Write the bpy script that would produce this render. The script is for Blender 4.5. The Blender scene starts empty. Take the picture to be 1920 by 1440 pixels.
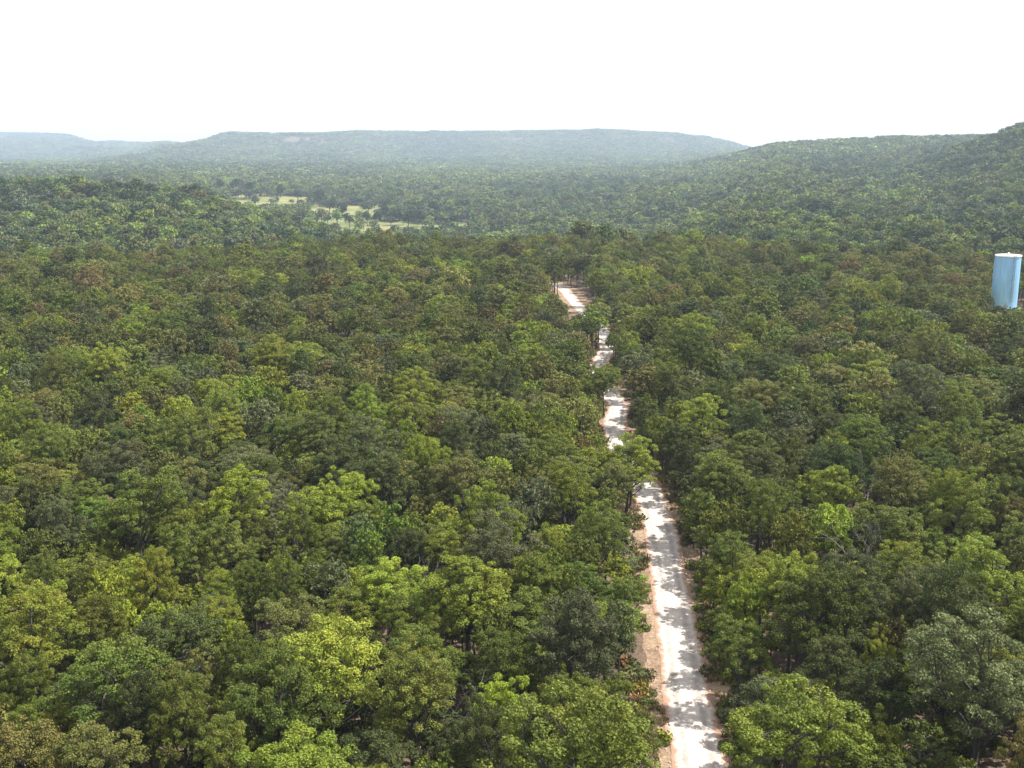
import bpy, math, random
import numpy as np
from mathutils import Vector, Matrix, noise as mnoise

random.seed(7)
rng = np.random.default_rng(11)
S = bpy.context.scene
COL = S.collection
RAD = math.radians

# ------------------------------------------------------------------ camera
CAM_H, PITCH, FPX = 36.0, RAD(11.85), 2050.0
cd = bpy.data.cameras.new('camera')
cd.sensor_width = 36.0
cd.lens = FPX / 1920.0 * 36.0
cd.clip_start, cd.clip_end = 0.5, 20000.0
cam = bpy.data.objects.new('camera', cd)
cam.location = (0, 0, CAM_H)
cam.rotation_euler = (RAD(90) - PITCH, 0, 0)
COL.objects.link(cam)
S.camera = cam

# ------------------------------------------------------------------ sky, sun, exposure
SUN_AZ, SUN_EL = RAD(84), RAD(56)          # azimuth clockwise from the view direction (+y)
SUN_STRENGTH, SKY_STRENGTH, EXPOSURE = 5.0, 0.078, 0.98
world = bpy.data.worlds.new('World')
S.world = world
world.use_nodes = True
wn = world.node_tree
wn.nodes.clear()
out = wn.nodes.new('ShaderNodeOutputWorld')
bg = wn.nodes.new('ShaderNodeBackground')
sky = wn.nodes.new('ShaderNodeTexSky')
sky.sky_type = 'NISHITA'
sky.sun_disc = False
sky.sun_elevation = SUN_EL
sky.sun_rotation = SUN_AZ
sky.air_density, sky.dust_density, sky.ozone_density = 1.0, 3.5, 0.6
thin = wn.nodes.new('ShaderNodeMix')       # a veil of thin bright cloud over the whole sky
thin.data_type = 'RGBA'
thin.inputs['Factor'].default_value = 0.6
thin.inputs['B'].default_value = (11.8, 11.7, 11.7, 1)
wn.links.new(sky.outputs[0], thin.inputs['A'])
wn.links.new(thin.outputs['Result'], bg.inputs['Color'])
bg.inputs['Strength'].default_value = SKY_STRENGTH
wn.links.new(bg.outputs[0], out.inputs[0])

sd = bpy.data.lights.new('sun', 'SUN')
sd.energy, sd.angle, sd.color = SUN_STRENGTH, RAD(0.53), (1.0, 0.95, 0.87)
sun = bpy.data.objects.new('sun', sd)
sdir = Vector((math.sin(SUN_AZ) * math.cos(SUN_EL), math.cos(SUN_AZ) * math.cos(SUN_EL), math.sin(SUN_EL)))
sun.rotation_euler = sdir.to_track_quat('Z', 'Y').to_euler()
sun.location = sdir * 400
COL.objects.link(sun)

S.view_settings.view_transform = 'Standard'
S.view_settings.look = 'None'
S.view_settings.gamma = 1.0
S.view_settings.use_curve_mapping = False
S.view_settings.exposure = EXPOSURE
S.cycles.max_bounces = 6
S.cycles.diffuse_bounces = 3
S.cycles.glossy_bounces = 2
S.cycles.transmission_bounces = 3
S.cycles.volume_bounces = 0
S.cycles.use_denoising = True

# ------------------------------------------------------------------ helpers
def tag(o, label=None, cat=None, group=None, kind=None):
    if label: o['label'] = label
    if cat: o['category'] = cat
    if group: o['group'] = group
    if kind: o['kind'] = kind
    return o

def mesh_np(name, v, f, mats=(), fattr=None, midx=None, smooth=None):
    """v: (n,3); f: list of index arrays (each (m,k))."""
    me = bpy.data.meshes.new(name)
    v = np.asarray(v, np.float32)
    fl = [np.asarray(a, np.int32) for a in f if len(a)]
    tot = np.concatenate([np.full(len(a), a.shape[1], np.int32) for a in fl])
    idx = np.concatenate([a.ravel() for a in fl])
    me.vertices.add(len(v)); me.vertices.foreach_set('co', v.ravel())
    me.loops.add(len(idx)); me.loops.foreach_set('vertex_index', idx)
    me.polygons.add(len(tot))
    me.polygons.foreach_set('loop_start', np.concatenate([[0], np.cumsum(tot)[:-1]]).astype(np.int32))
    me.polygons.foreach_set('loop_total', tot)
    for m in mats: me.materials.append(m)
    if midx is not None: me.polygons.foreach_set('material_index', np.asarray(midx, np.int32))
    me.polygons.foreach_set('use_smooth', np.ones(len(tot), bool) if smooth is None else np.asarray(smooth, bool))
    if fattr:
        for k, a in fattr.items():
            at = me.attributes.new(k, 'FLOAT', 'FACE'); at.data.foreach_set('value', np.asarray(a, np.float32))
    me.update(calc_edges=True)
    return me

def link(name, me, parent=None, loc=None):
    o = bpy.data.objects.new(name, me)
    if parent: o.parent = parent
    if loc is not None: o.location = loc
    COL.objects.link(o)
    return o

def tube(pts, rad, sides=6):
    pts = np.asarray(pts, float); n = len(pts)
    d = np.gradient(pts, axis=0); d /= np.linalg.norm(d, axis=1)[:, None] + 1e-9
    up = np.array([0.31, 0.17, 0.93]) if abs(d[0][2]) < 0.8 else np.array([1.0, 0.1, 0])
    a = np.cross(d, up); a /= np.linalg.norm(a, axis=1)[:, None] + 1e-9
    b = np.cross(d, a)
    th = np.arange(sides) * 2 * math.pi / sides
    v = (pts[:, None] + np.asarray(rad)[:, None, None] * (a[:, None] * np.cos(th)[None, :, None] + b[:, None] * np.sin(th)[None, :, None])).reshape(-1, 3)
    i = np.arange(n - 1)[:, None] * sides; k = np.arange(sides)[None]; k2 = (k + 1) % sides
    q = np.stack([i + k, i + k2, i + sides + k2, i + sides + k], -1).reshape(-1, 4)
    return v, q

class Acc:
    def __init__(s): s.v, s.q, s.n = [], [], 0
    def add(s, v, q):
        s.v.append(v); s.q.append(np.asarray(q) + s.n); s.n += len(v)
    def done(s): return np.concatenate(s.v), np.concatenate(s.q)

def smoothstep(a, b, x):
    t = np.clip((x - a) / (b - a), 0, 1); return t * t * (3 - 2 * t)

_perm = rng.random((256, 256))
def vnoise(x, y):
    xi, yi = np.floor(x).astype(int), np.floor(y).astype(int)
    fx, fy = x - xi, y - yi
    fx, fy = fx * fx * (3 - 2 * fx), fy * fy * (3 - 2 * fy)
    g = lambda a, b: _perm[a & 255, b & 255]
    return (g(xi, yi) * (1 - fx) + g(xi + 1, yi) * fx) * (1 - fy) + (g(xi, yi + 1) * (1 - fx) + g(xi + 1, yi + 1) * fx) * fy
def fbm(x, y, o=4):
    s, a, t = 0, 1, 0
    for i in range(o):
        s = s + a * vnoise(x * 2 ** i + 17.3 * i, y * 2 ** i + 5.1 * i); t += a; a *= 0.5
    return s / t * 2 - 1

# ------------------------------------------------------------------ materials
def new_mat(name):
    m = bpy.data.materials.new(name); m.use_nodes = True
    nt = m.node_tree
    return m, nt, nt.nodes['Principled BSDF'], nt.nodes['Material Output']

def N(nt, t, **kw):
    n = nt.nodes.new(t)
    for k, v in kw.items(): setattr(n, k, v)
    return n

def ramp(nt, stops):
    r = N(nt, 'ShaderNodeValToRGB')
    e = r.color_ramp.elements
    while len(e) < len(stops): e.new(0.5)
    for el, (p, c) in zip(e, stops): el.position = p; el.color = (*c, 1)
    return r

def leaf_material(name, spread=0.55, transl=0.24, rough=0.55, spec=0.22):
    m, nt, p, o = new_mat(name)
    L = nt.links.new
    at = N(nt, 'ShaderNodeAttribute', attribute_type='INSTANCER', attribute_name='tint')
    sh = N(nt, 'ShaderNodeAttribute', attribute_type='GEOMETRY', attribute_name='shade')
    cl = N(nt, 'ShaderNodeAttribute', attribute_type='GEOMETRY', attribute_name='clump')
    mp = N(nt, 'ShaderNodeMapRange'); mp.inputs['To Min'].default_value = 1 - spread; mp.inputs['To Max'].default_value = 1 + spread
    L(sh.outputs['Fac'], mp.inputs['Value'])
    mul = N(nt, 'ShaderNodeVectorMath', operation='SCALE')
    L(at.outputs['Color'], mul.inputs[0]); L(mp.outputs[0], mul.inputs['Scale'])
    hs = N(nt, 'ShaderNodeHueSaturation')
    h = N(nt, 'ShaderNodeMapRange'); h.inputs['To Min'].default_value = 0.472; h.inputs['To Max'].default_value = 0.503
    L(cl.outputs['Fac'], h.inputs['Value']); L(h.outputs[0], hs.inputs['Hue'])
    v = N(nt, 'ShaderNodeMapRange'); v.inputs['To Min'].default_value = 1.18; v.inputs['To Max'].default_value = 0.8
    L(cl.outputs['Fac'], v.inputs['Value']); L(v.outputs[0], hs.inputs['Value'])
    L(mul.outputs[0], hs.inputs['Color'])
    L(hs.outputs[0], p.inputs['Base Color'])
    p.inputs['Roughness'].default_value = rough
    p.inputs['Specular IOR Level'].default_value = spec
    tr = N(nt, 'ShaderNodeBsdfTranslucent')
    L(hs.outputs[0], tr.inputs['Color'])
    mx = N(nt, 'ShaderNodeMixShader'); mx.inputs[0].default_value = transl
    L(p.outputs[0], mx.inputs[1]); L(tr.outputs[0], mx.inputs[2]); L(mx.outputs[0], o.inputs['Surface'])
    return m

def bark_material(name, c1, c2):
    m, nt, p, o = new_mat(name)
    L = nt.links.new
    tc = N(nt, 'ShaderNodeTexCoord')
    mpg = N(nt, 'ShaderNodeMapping'); mpg.inputs['Scale'].default_value = (9, 9, 1.6)
    nz = N(nt, 'ShaderNodeTexNoise'); nz.inputs['Scale'].default_value = 1.0; nz.inputs['Detail'].default_value = 4
    L(tc.outputs['Object'], mpg.inputs[0]); L(mpg.outputs[0], nz.inputs['Vector'])
    r = ramp(nt, [(0.35, c1), (0.7, c2)]); L(nz.outputs['Fac'], r.inputs[0]); L(r.outputs[0], p.inputs['Base Color'])
    p.inputs['Roughness'].default_value = 0.9
    b = N(nt, 'ShaderNodeBump'); b.inputs['Strength'].default_value = 0.6; b.inputs['Distance'].default_value = 0.03
    L(nz.outputs['Fac'], b.inputs['Height']); L(b.outputs[0], p.inputs['Normal'])
    return m

def ground_material(name, stops, scale, fine, bump=0.04, rough=0.95):
    m, nt, p, o = new_mat(name)
    L = nt.links.new
    g = N(nt, 'ShaderNodeNewGeometry')
    a = N(nt, 'ShaderNodeTexNoise'); a.inputs['Scale'].default_value = scale; a.inputs['Detail'].default_value = 6; a.inputs['Roughness'].default_value = 0.65
    b = N(nt, 'ShaderNodeTexNoise'); b.inputs['Scale'].default_value = fine; b.inputs['Detail'].default_value = 4; b.inputs['Roughness'].default_value = 0.75
    L(g.outputs['Position'], a.inputs['Vector']); L(g.outputs['Position'], b.inputs['Vector'])
    mx = N(nt, 'ShaderNodeMix'); mx.inputs['Factor'].default_value = 0.45
    L(a.outputs['Fac'], mx.inputs['A']); L(b.outputs['Fac'], mx.inputs['B'])
    r = ramp(nt, stops); L(mx.outputs['Result'], r.inputs[0]); L(r.outputs[0], p.inputs['Base Color'])
    p.inputs['Roughness'].default_value = rough
    p.inputs['Specular IOR Level'].default_value = 0.2
    bp = N(nt, 'ShaderNodeBump'); bp.inputs['Strength'].default_value = 0.7; bp.inputs['Distance'].default_value = bump
    L(b.outputs['Fac'], bp.inputs['Height']); L(bp.outputs[0], p.inputs['Normal'])
    return m

def paint_material(name, col, rough=0.4, streak=0.12):
    m, nt, p, o = new_mat(name)
    L = nt.links.new
    tc = N(nt, 'ShaderNodeTexCoord')
    mpg = N(nt, 'ShaderNodeMapping'); mpg.inputs['Scale'].default_value = (1.6, 1.6, 0.22)
    nz = N(nt, 'ShaderNodeTexNoise'); nz.inputs['Scale'].default_value = 1.3; nz.inputs['Detail'].default_value = 5
    L(tc.outputs['Object'], mpg.inputs[0]); L(mpg.outputs[0], nz.inputs['Vector'])
    c1 = tuple(c * (1 - streak) for c in col); c2 = tuple(min(1, c * (1 + streak)) for c in col)
    r = ramp(nt, [(0.3, c1), (0.7, c2)]); L(nz.outputs['Fac'], r.inputs[0]); L(r.outputs[0], p.inputs['Base Color'])
    p.inputs['Roughness'].default_value = rough
    return m

M_LEAF = leaf_material('oak_leaves')
M_FAR = leaf_material('distant_leaves', spread=0.4, transl=0.15, rough=0.7, spec=0.15)
M_GRASS = leaf_material('verge_plants', spread=0.5, transl=0.2, rough=0.6, spec=0.2)
M_BARK = bark_material('oak_bark', (0.028, 0.023, 0.019), (0.085, 0.075, 0.065))
M_DEAD = bark_material('weathered_wood', (0.10, 0.09, 0.085), (0.24, 0.225, 0.21))
M_FLOOR = ground_material('forest_floor_litter', [(0.32, (0.03, 0.026, 0.019)), (0.45, (0.075, 0.055, 0.038)), (0.55, (0.14, 0.098, 0.07)), (0.68, (0.25, 0.19, 0.15))], 0.22, 3.2)
M_VERGE = ground_material('red_dirt', [(0.33, (0.095, 0.062, 0.04)), (0.45, (0.185, 0.122, 0.082)), (0.55, (0.27, 0.195, 0.13)), (0.68, (0.38, 0.31, 0.215))], 0.5, 4.0)
M_TRACK = ground_material('pale_gravel', [(0.3, (0.27, 0.225, 0.195)), (0.43, (0.42, 0.37, 0.335)), (0.56, (0.56, 0.51, 0.465)), (0.7, (0.68, 0.64, 0.6))], 0.55, 5.0, bump=0.05)
def dirt_edges(m):
    nt = m.node_tree; L = nt.links.new
    p = nt.nodes['Principled BSDF']
    src = p.inputs['Base Color'].links[0].from_socket
    at = N(nt, 'ShaderNodeAttribute', attribute_type='GEOMETRY', attribute_name='across')
    ab = N(nt, 'ShaderNodeMath', operation='ABSOLUTE'); L(at.outputs['Fac'], ab.inputs[0])
    g = N(nt, 'ShaderNodeNewGeometry')
    nz = N(nt, 'ShaderNodeTexNoise'); nz.inputs['Scale'].default_value = 1.1; nz.inputs['Detail'].default_value = 7; nz.inputs['Roughness'].default_value = 0.7
    L(g.outputs['Position'], nz.inputs['Vector'])
    ad = N(nt, 'ShaderNodeMath', operation='MULTIPLY_ADD'); L(nz.outputs['Fac'], ad.inputs[0]); ad.inputs[1].default_value = 1.1; L(ab.outputs[0], ad.inputs[2])
    mr = N(nt, 'ShaderNodeMapRange'); mr.inputs['From Min'].default_value = 1.22; mr.inputs['From Max'].default_value = 1.48; L(ad.outputs[0], mr.inputs['Value'])
    mx = N(nt, 'ShaderNodeMix', data_type='RGBA'); L(mr.outputs[0], mx.inputs['Factor']); L(src, mx.inputs['A']); mx.inputs['B'].default_value = (0.30, 0.185, 0.125, 1)
    # two slightly darker, compacted wheel paths
    w = N(nt, 'ShaderNodeMath', operation='SUBTRACT'); L(ab.outputs[0], w.inputs[0]); w.inputs[1].default_value = 0.47
    w2 = N(nt, 'ShaderNodeMath', operation='ABSOLUTE'); L(w.outputs[0], w2.inputs[0])
    w3 = N(nt, 'ShaderNodeMapRange'); w3.inputs['From Min'].default_value = 0.06; w3.inputs['From Max'].default_value = 0.22; w3.inputs['To Min'].default_value = 0.70; w3.inputs['To Max'].default_value = 1.0; L(w2.outputs[0], w3.inputs['Value'])
    sc = N(nt, 'ShaderNodeVectorMath', operation='SCALE'); L(mx.outputs['Result'], sc.inputs[0]); L(w3.outputs[0], sc.inputs['Scale'])
    L(sc.outputs[0], p.inputs['Base Color'])
dirt_edges(M_TRACK)
M_MEADOW = ground_material('meadow_grass', [(0.36, (0.075, 0.10, 0.028)), (0.5, (0.14, 0.155, 0.05)), (0.62, (0.26, 0.22, 0.105))], 0.035, 0.3)
M_PAD = ground_material('pad_gravel', [(0.3, (0.30, 0.27, 0.22)), (0.5, (0.45, 0.41, 0.35)), (0.7, (0.6, 0.57, 0.5))], 0.6, 5.0)
M_DRY = ground_material('dry_grass', [(0.3, (0.15, 0.15, 0.035)), (0.5, (0.27, 0.25, 0.07)), (0.7, (0.4, 0.35, 0.13))], 0.5, 5.0)
M_STONE = ground_material('sandstone', [(0.3, (0.22, 0.18, 0.15)), (0.5, (0.36, 0.3, 0.26)), (0.7, (0.5, 0.45, 0.4))], 1.2, 8.0)
M_BLUE = paint_material('blue_paint', (0.25, 0.49, 0.72), 0.45, 0.12)
M_WHITE = paint_material('white_paint', (0.76, 0.79, 0.8), 0.45, 0.05)
M_STEEL = paint_material('dull_steel', (0.22, 0.26, 0.3), 0.5, 0.1)
M_CONC = paint_material('pale_concrete', (0.42, 0.4, 0.36), 0.9, 0.15)

# ------------------------------------------------------------------ terrain
# ground height by the way it slopes away from the plateau: rows are bearings (x / y), columns distance y
BE = [-0.95, -0.6033, -0.4597, -0.3974, -0.3759, -0.3366, -0.3017, -0.2801, -0.2696, -0.2576, -0.1915, -0.1374, 0.0, 0.091, 0.1374, 0.1867, 0.2332, 0.2873, 0.3433, 0.4118, 0.4597, 0.6177, 0.95]
PROF = [
 [(335,0),(375,-14),(470,-7.7),(550,-0.6),(640,11.5),(800,0),(1000,-12),(1250,0.4),(1900,3.1),(3230,3.8),(4370,11.7),(6460,151.3),(8170,183.9)],
 [(335,0),(375,-14),(470,-7.7),(550,-0.6),(640,11.5),(800,0),(1000,-12),(1250,0.4),(1900,3.1),(3230,3.8),(4370,11.7),(6460,151.3),(8170,183.9)],
 [(335,0),(375,-14),(470,-7.7),(550,-0.6),(640,11.2),(800,0),(1000,-12),(1250,0.4),(1900,3.1),(3230,3.8),(4370,11.7),(6460,154.3),(7790,155.8)],
 [(338,0),(378,-14),(470,-7.7),(550,-0.6),(640,11.2),(800,0),(1000,-12),(1250,0.4),(1900,3.1),(3230,6.8),(4370,11.7),(6460,148.3),(7790,148.0)],
 [(338,0),(378,-14),(470,-7.7),(550,-1.1),(640,10.6),(800,-4),(1000,-12),(1250,0.4),(1900,4.0),(3230,9.9),(3990,16.8),(6460,109.3),(7790,109.0)],
 [(340,0),(380,-14),(470,-7.7),(550,-1.9),(640,8.7),(800,-10),(1000,-14),(1250,-0.2),(1900,4.9),(3040,16.6),(3800,36.9),(4370,30.7),(6460,97.3),(7790,93.4)],
 [(345,0),(385,-14),(470,-7.7),(550,-2.7),(640,7.5),(780,-14),(1000,-15),(1250,-1.9),(1900,4.0),(3040,18.1),(3800,67.0),(4370,71.7),(6460,100.3),(7790,93.4)],
 [(348,0),(388,-14),(470,-7.7),(550,-3.7),(640,5.7),(760,-16),(1000,-16),(1250,-4.3),(1900,3.1),(3040,15.2),(3800,72.3),(4180,76.5),(5130,73.6)],
 [(350,0),(390,-14),(470,-7.7),(550,-4.8),(640,2.7),(740,-18),(1000,-16),(1250,-5.5),(1900,2.2),(3040,15.2),(3705,52.2),(3990,78.2),(4085,87.0),(4560,94.3),(5320,97.0)],
 [(352,0),(392,-15),(470,-7.7),(550,-5.8),(640,-0.4),(730,-20),(1000,-17),(1250,-7.3),(1900,1.3),(3040,13.8),(3705,55.7),(3990,83.8),(4085,109.7),(4560,120.6),(5510,125.1)],
 [(370,0),(412,-15),(480,-7.3),(560,-9.7),(620,-11.3),(720,-22),(1000,-20),(1250,-10.8),(1900,-2.3),(3040,12.4),(3800,56.4),(4085,81.3),(4180,109.7),(5510,125.1)],
 [(385,0),(428,-17),(600,-24),(1000,-21),(1250,-14.4),(1900,-5.9),(3040,9.5),(3895,53.4),(4237,81.3),(4332,110.7),(4560,119.2),(5700,130.3)],
 [(392,0),(435,-17),(600,-26),(1000,-22),(1250,-14.4),(1900,-7.7),(3040,5.2),(3990,46.6),(4408,81.4),(4503,111.8),(4750,123.0),(5890,134.0)],
 [(390,0),(433,-17),(600,-26),(1000,-21),(1250,-13.2),(1900,-5.9),(3040,6.7),(3990,46.6),(4456,88.2),(4560,121.3),(4788,132.7),(5890,141.4)],
 [(387,0),(430,-17),(600,-26),(800,-24),(1000,-9.7),(1250,-8.4),(1900,-3.2),(3040,9.5),(3990,42.9),(4598,79.4),(4712,111.4),(4940,120.0),(5890,119.3)],
 [(382,0),(425,-16),(600,-8.9),(800,-9.7),(1000,-7.3),(1250,-3.7),(1700,5.7),(2060,19.3),(2480,19.4),(3990,37.3),(4845,89.0),(5890,89.8)],
 [(375,0),(415,-15),(480,-6.1),(625,-4.5),(810,0.2),(1000,5.5),(1250,11.6),(1700,29.6),(2000,45.7),(2290,38.4),(3240,30.4),(5890,16.2)],
 [(365,0),(402,-15),(460,-6.1),(600,-5.5),(800,-0.2),(1000,5.5),(1250,13.4),(1650,32.6),(1930,53.2),(2100,50),(3240,30.4),(5890,16.2)],
 [(352,0),(390,-14),(440,-5.8),(560,-6.5),(750,-3.1),(1000,5.5),(1250,15.7),(1600,35.5),(1875,56.8),(2050,48),(3240,30.4),(5890,16.2)],
 [(335,0),(373,-13),(420,-6.3),(540,-5.7),(700,1.0),(875,13.6),(1100,39.3),(1250,36),(1550,46),(1875,58.6),(2100,50),(3430,30.4),(5890,16.2)],
 [(325,0),(362,-12),(400,-6.2),(500,-4.0),(650,6.0),(850,28.0),(1000,52.6),(1120,58),(1500,50),(1875,56.8),(2100,48),(3430,30.4),(5890,16.2)],
 [(320,0),(355,-12),(400,-6.2),(500,-1.6),(650,12.7),(850,39.9),(1000,69.7),(1150,72),(1875,60),(3430,42.7),(5890,16.2)],
 [(320,0),(355,-12),(400,-6.2),(500,-1.6),(650,12.7),(850,39.9),(1000,69.7),(1150,72),(1875,60),(3430,42.7),(5890,16.2)],
]
NS, NL = 361, 300
sg = np.linspace(-0.95, 0.95, NS)
lg = np.linspace(math.log(100), math.log(8600), NL)
rows = np.array([np.interp(np.exp(lg), [p[0] for p in pr], [p[1] for p in pr]) for pr in PROF])
TAB = np.array([np.interp(sg, BE, rows[:, j]) for j in range(NL)]).T          # [NS, NL]
def blur(a, k, ax):
    w = np.hanning(2 * k + 3)[1:-1]; w /= w.sum()
    pad = [(0, 0), (0, 0)]; pad[ax] = (k, k)
    b = np.pad(a, pad, mode='edge')
    return np.apply_along_axis(lambda r: np.convolve(r, w, 'valid'), ax, b)
TAB = blur(blur(TAB, 2, 0), 1, 1)

TRACK = np.array([(10.0,20),(10.3,35),(10.7,48),(11.1,57.2),(11.5,63.1),(11.9,68.7),(12.5,75.3),(13.1,83.1),(13.9,92.5),(14.4,101),(14.8,109.2),(14.8,115.7),(14.2,123),(13.5,132.5),
                  (13.9,143.5),(15.6,156.4),(15.0,167.6),(13.7,178),(15.6,190),(18.1,203.5),(18.9,226),(17.2,245),(15.4,272.6),(14.4,294),(12.5,308),(7.5,319),(0,328),(-9,342)], float)
def resample(p, step):
    d = np.concatenate([[0], np.cumsum(np.linalg.norm(np.diff(p, axis=0), axis=1))])
    t = np.arange(0, d[-1], step)
    q = np.stack([np.interp(t, d, p[:, 0]), np.interp(t, d, p[:, 1])], 1)
    k = max(1, int(2.5 / step)); w = np.hanning(2 * k + 3)[1:-1]; w /= w.sum()
    return np.stack([np.convolve(np.pad(q[:, i], k, mode='edge'), w, 'valid') for i in (0, 1)], 1)
TR = resample(TRACK, 0.5)
TR_C = TR[::4]
def track_dist(x, y):
    x, y = np.atleast_1d(x).astype(float), np.atleast_1d(y).astype(float)
    out_ = np.full(x.shape, 1e9)
    near = (y < 350) & (y > 0) & (np.abs(x - 10) < 45)
    if near.any():
        d = np.hypot(x[near][:, None] - TR_C[None, :, 0], y[near][:, None] - TR_C[None, :, 1]).min(1)
        out_[near] = d
    return out_
TANK = np.array([116.4, 257.0])

def height(x, y):
    x, y = np.asarray(x, float), np.asarray(y, float)
    yy = np.maximum(y, 100.0)
    s = np.clip(x / yy, -0.95, 0.95)
    fs = (s + 0.95) / 1.9 * (NS - 1); fl = np.clip((np.log(np.minimum(yy, 8599)) - lg[0]) / (lg[-1] - lg[0]) * (NL - 1), 0, NL - 1.001)
    i, j = np.clip(fs.astype(int), 0, NS - 2), np.clip(fl.astype(int), 0, NL - 2)
    a, b = fs - i, fl - j
    z = (TAB[i, j] * (1 - a) + TAB[i + 1, j] * a) * (1 - b) + (TAB[i, j + 1] * (1 - a) + TAB[i + 1, j + 1] * a) * b
    edge = smoothstep(320, 400, y)
    z = z * smoothstep(220, 335, y)
    far = smoothstep(700, 1700, y)
    z = z + edge * (1 - far) * 2.2 * fbm(x / 70, y / 70) + far * (2.5 + 3.5 * smoothstep(1500, 2300, y) * (z < 95)) * fbm(x / 190 + 9, y / 190, 5)
    gl = smoothstep(2500, 3300, y) * (np.abs(np.clip(z, 0, 140) - 70) < 68)
    z = z - gl * 50 * (np.abs(fbm(x / 230 + 40, y / 900 + 3, 3)) - 0.18) * np.clip(z / 45, 0, 1) * np.clip((142 - z) / 50, 0, 1)
    return z

def grid_sheet(X, Y, Z):
    n, m = X.shape
    v = np.stack([X, Y, Z], -1).reshape(-1, 3)
    i = np.arange(n - 1)[:, None] * m + np.arange(m - 1)[None]
    q = np.stack([i, i + m, i + m + 1, i + 1], -1).reshape(-1, 4)
    return v, q

yr = np.concatenate([np.linspace(-120, 330, 46), np.exp(np.linspace(math.log(336), math.log(7600), 250))])
tt = np.linspace(-0.9, 0.9, 261)
YY, TT = np.meshgrid(yr, tt, indexing='ij')
XX = TT * (np.maximum(YY, 0) + 170)
v, q = grid_sheet(XX, YY, height(XX, YY))
ground = link('ground', mesh_np('ground', v, [q[:, ::-1]], [M_FLOOR]))
tag(ground, 'leaf littered forest floor running from the plateau into the valley and up the hills', kind='structure')
G_MIN, G_MAX = float(v[:, 2].min()), float(v[:, 2].max())

def ribbon(name, path, half, lift, mat, jag, seed, nx=9, grow=None):
    d = np.gradient(path, axis=0); d /= np.linalg.norm(d, axis=1)[:, None]
    nrm = np.stack([d[:, 1], -d[:, 0]], 1)
    n = len(path); s = np.arange(n) * 0.5
    hl = half[0] + jag * fbm(s / 1.7 + seed, s * 0 + 3.3) + jag * 1.2 * fbm(s / 9 + seed, s * 0 + 8.3)
    hr = half[1] + jag * fbm(s / 1.7 + seed, s * 0 + 13.7) + jag * 1.2 * fbm(s / 9 + seed, s * 0 + 28.3)
    if grow is not None: hl, hr = hl * grow(path[:, 1]), hr * grow(path[:, 1])
    u = np.linspace(-1, 1, nx)
    off = np.where(u[None] < 0, u[None] * hl[:, None], u[None] * hr[:, None])
    P = path[:, None] + nrm[:, None] * off[..., None]
    Z = height(P[..., 0], P[..., 1]) + lift + 0.02 * (1 - np.abs(u))[None] * 0
    v, q = grid_sheet(P[..., 0], P[..., 1], Z)
    me = mesh_np(name, v, [q[:, ::-1]], [mat])
    at = me.attributes.new('across', 'FLOAT', 'POINT'); at.data.foreach_set('value', np.tile(u, n).astype(np.float32))
    return link(name, me)
tag(ribbon('dirt_verge', TR, (2.9, 2.9), 0.030, M_VERGE, 0.6, 1.0, 11, lambda y: 1 + 0.35 * smoothstep(245, 275, y)), 'strip of red brown dirt along both edges of the pale track', kind='structure')
tag(ribbon('gravel_track', TR, (1.62, 1.62), 0.055, M_TRACK, 0.26, 5.0, 17), 'pale gravel track running through the oak woodland to a bend', kind='structure')

# pad and dry grass round the tank
def disc(name, c, r, lift, mat, jag, seed, sx=1.0):
    th = np.linspace(0, 2 * math.pi, 49)[:-1]
    rr = r * (1 + jag * fbm(np.cos(th) * 1.5 + seed, np.sin(th) * 1.5 + seed))
    rings = [np.array([[0.0, 0.0]])] + [np.stack([np.cos(th) * rr * k * sx, np.sin(th) * rr * k], 1) for k in (0.35, 0.7, 1.0)]
    P = np.concatenate(rings) + np.asarray(c)
    v = np.column_stack([P, height(P[:, 0], P[:, 1]) + lift])
    k = np.arange(48); k2 = (k + 1) % 48
    tri = np.stack([np.zeros(48, int), 1 + k, 1 + k2], 1)
    qs = np.concatenate([np.stack([1 + 48 * r_ + k, 1 + 48 * (r_ + 1) + k, 1 + 48 * (r_ + 1) + k2, 1 + 48 * r_ + k2], 1) for r_ in (0, 1)])
    return link(name, mesh_np(name, v, [tri, qs], [mat]))
tag(disc('dry_grass_patch', TANK + (3.0, -4.0), 12.5, 0.030, M_DRY, 0.25, 2.0), 'yellowed grass clearing around the blue water tank', kind='structure')
tag(disc('gravel_pad', TANK + (1.5, -0.6), 5.6, 0.055, M_PAD, 0.12, 6.0), 'pale gravel pad under the blue water tank', kind='structure')

# meadow in the valley
MEAD = [(-106, 830, 60, 118), (-150, 1040, 36, 120), (-45, 870, 22, 70), (0, 860, 20, 60), (-212, 1080, 28, 60), (-243, 1200, 28, 60), (-262, 1090, 34, 90), (-318, 1265, 36, 80)]
def in_meadow(x, y, grow=0.0):
    m = np.zeros(np.shape(x), bool)
    for cx, cy, rx, ry in MEAD:
        m |= ((x - cx) / (rx + grow)) ** 2 + ((y - cy) / (ry + grow)) ** 2 < 1 + 0.25 * fbm(x / 25, y / 25)
    return m
gx, gy = np.meshgrid(np.arange(-420, 90, 4.0), np.arange(650, 1400, 4.0), indexing='ij')
v, q = grid_sheet(gx, gy, height(gx, gy) + 0.6)
keep = in_meadow(gx, gy, 22.0).ravel()
q = q[keep[q].all(1)]
used = np.unique(q); remap = np.full(len(v), -1); remap[used] = np.arange(len(used))
tag(link('meadow', mesh_np('meadow', v[used], [remap[q]], [M_MEADOW])), 'sunny yellow green meadow in the valley beyond the plateau', kind='structure')

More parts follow.
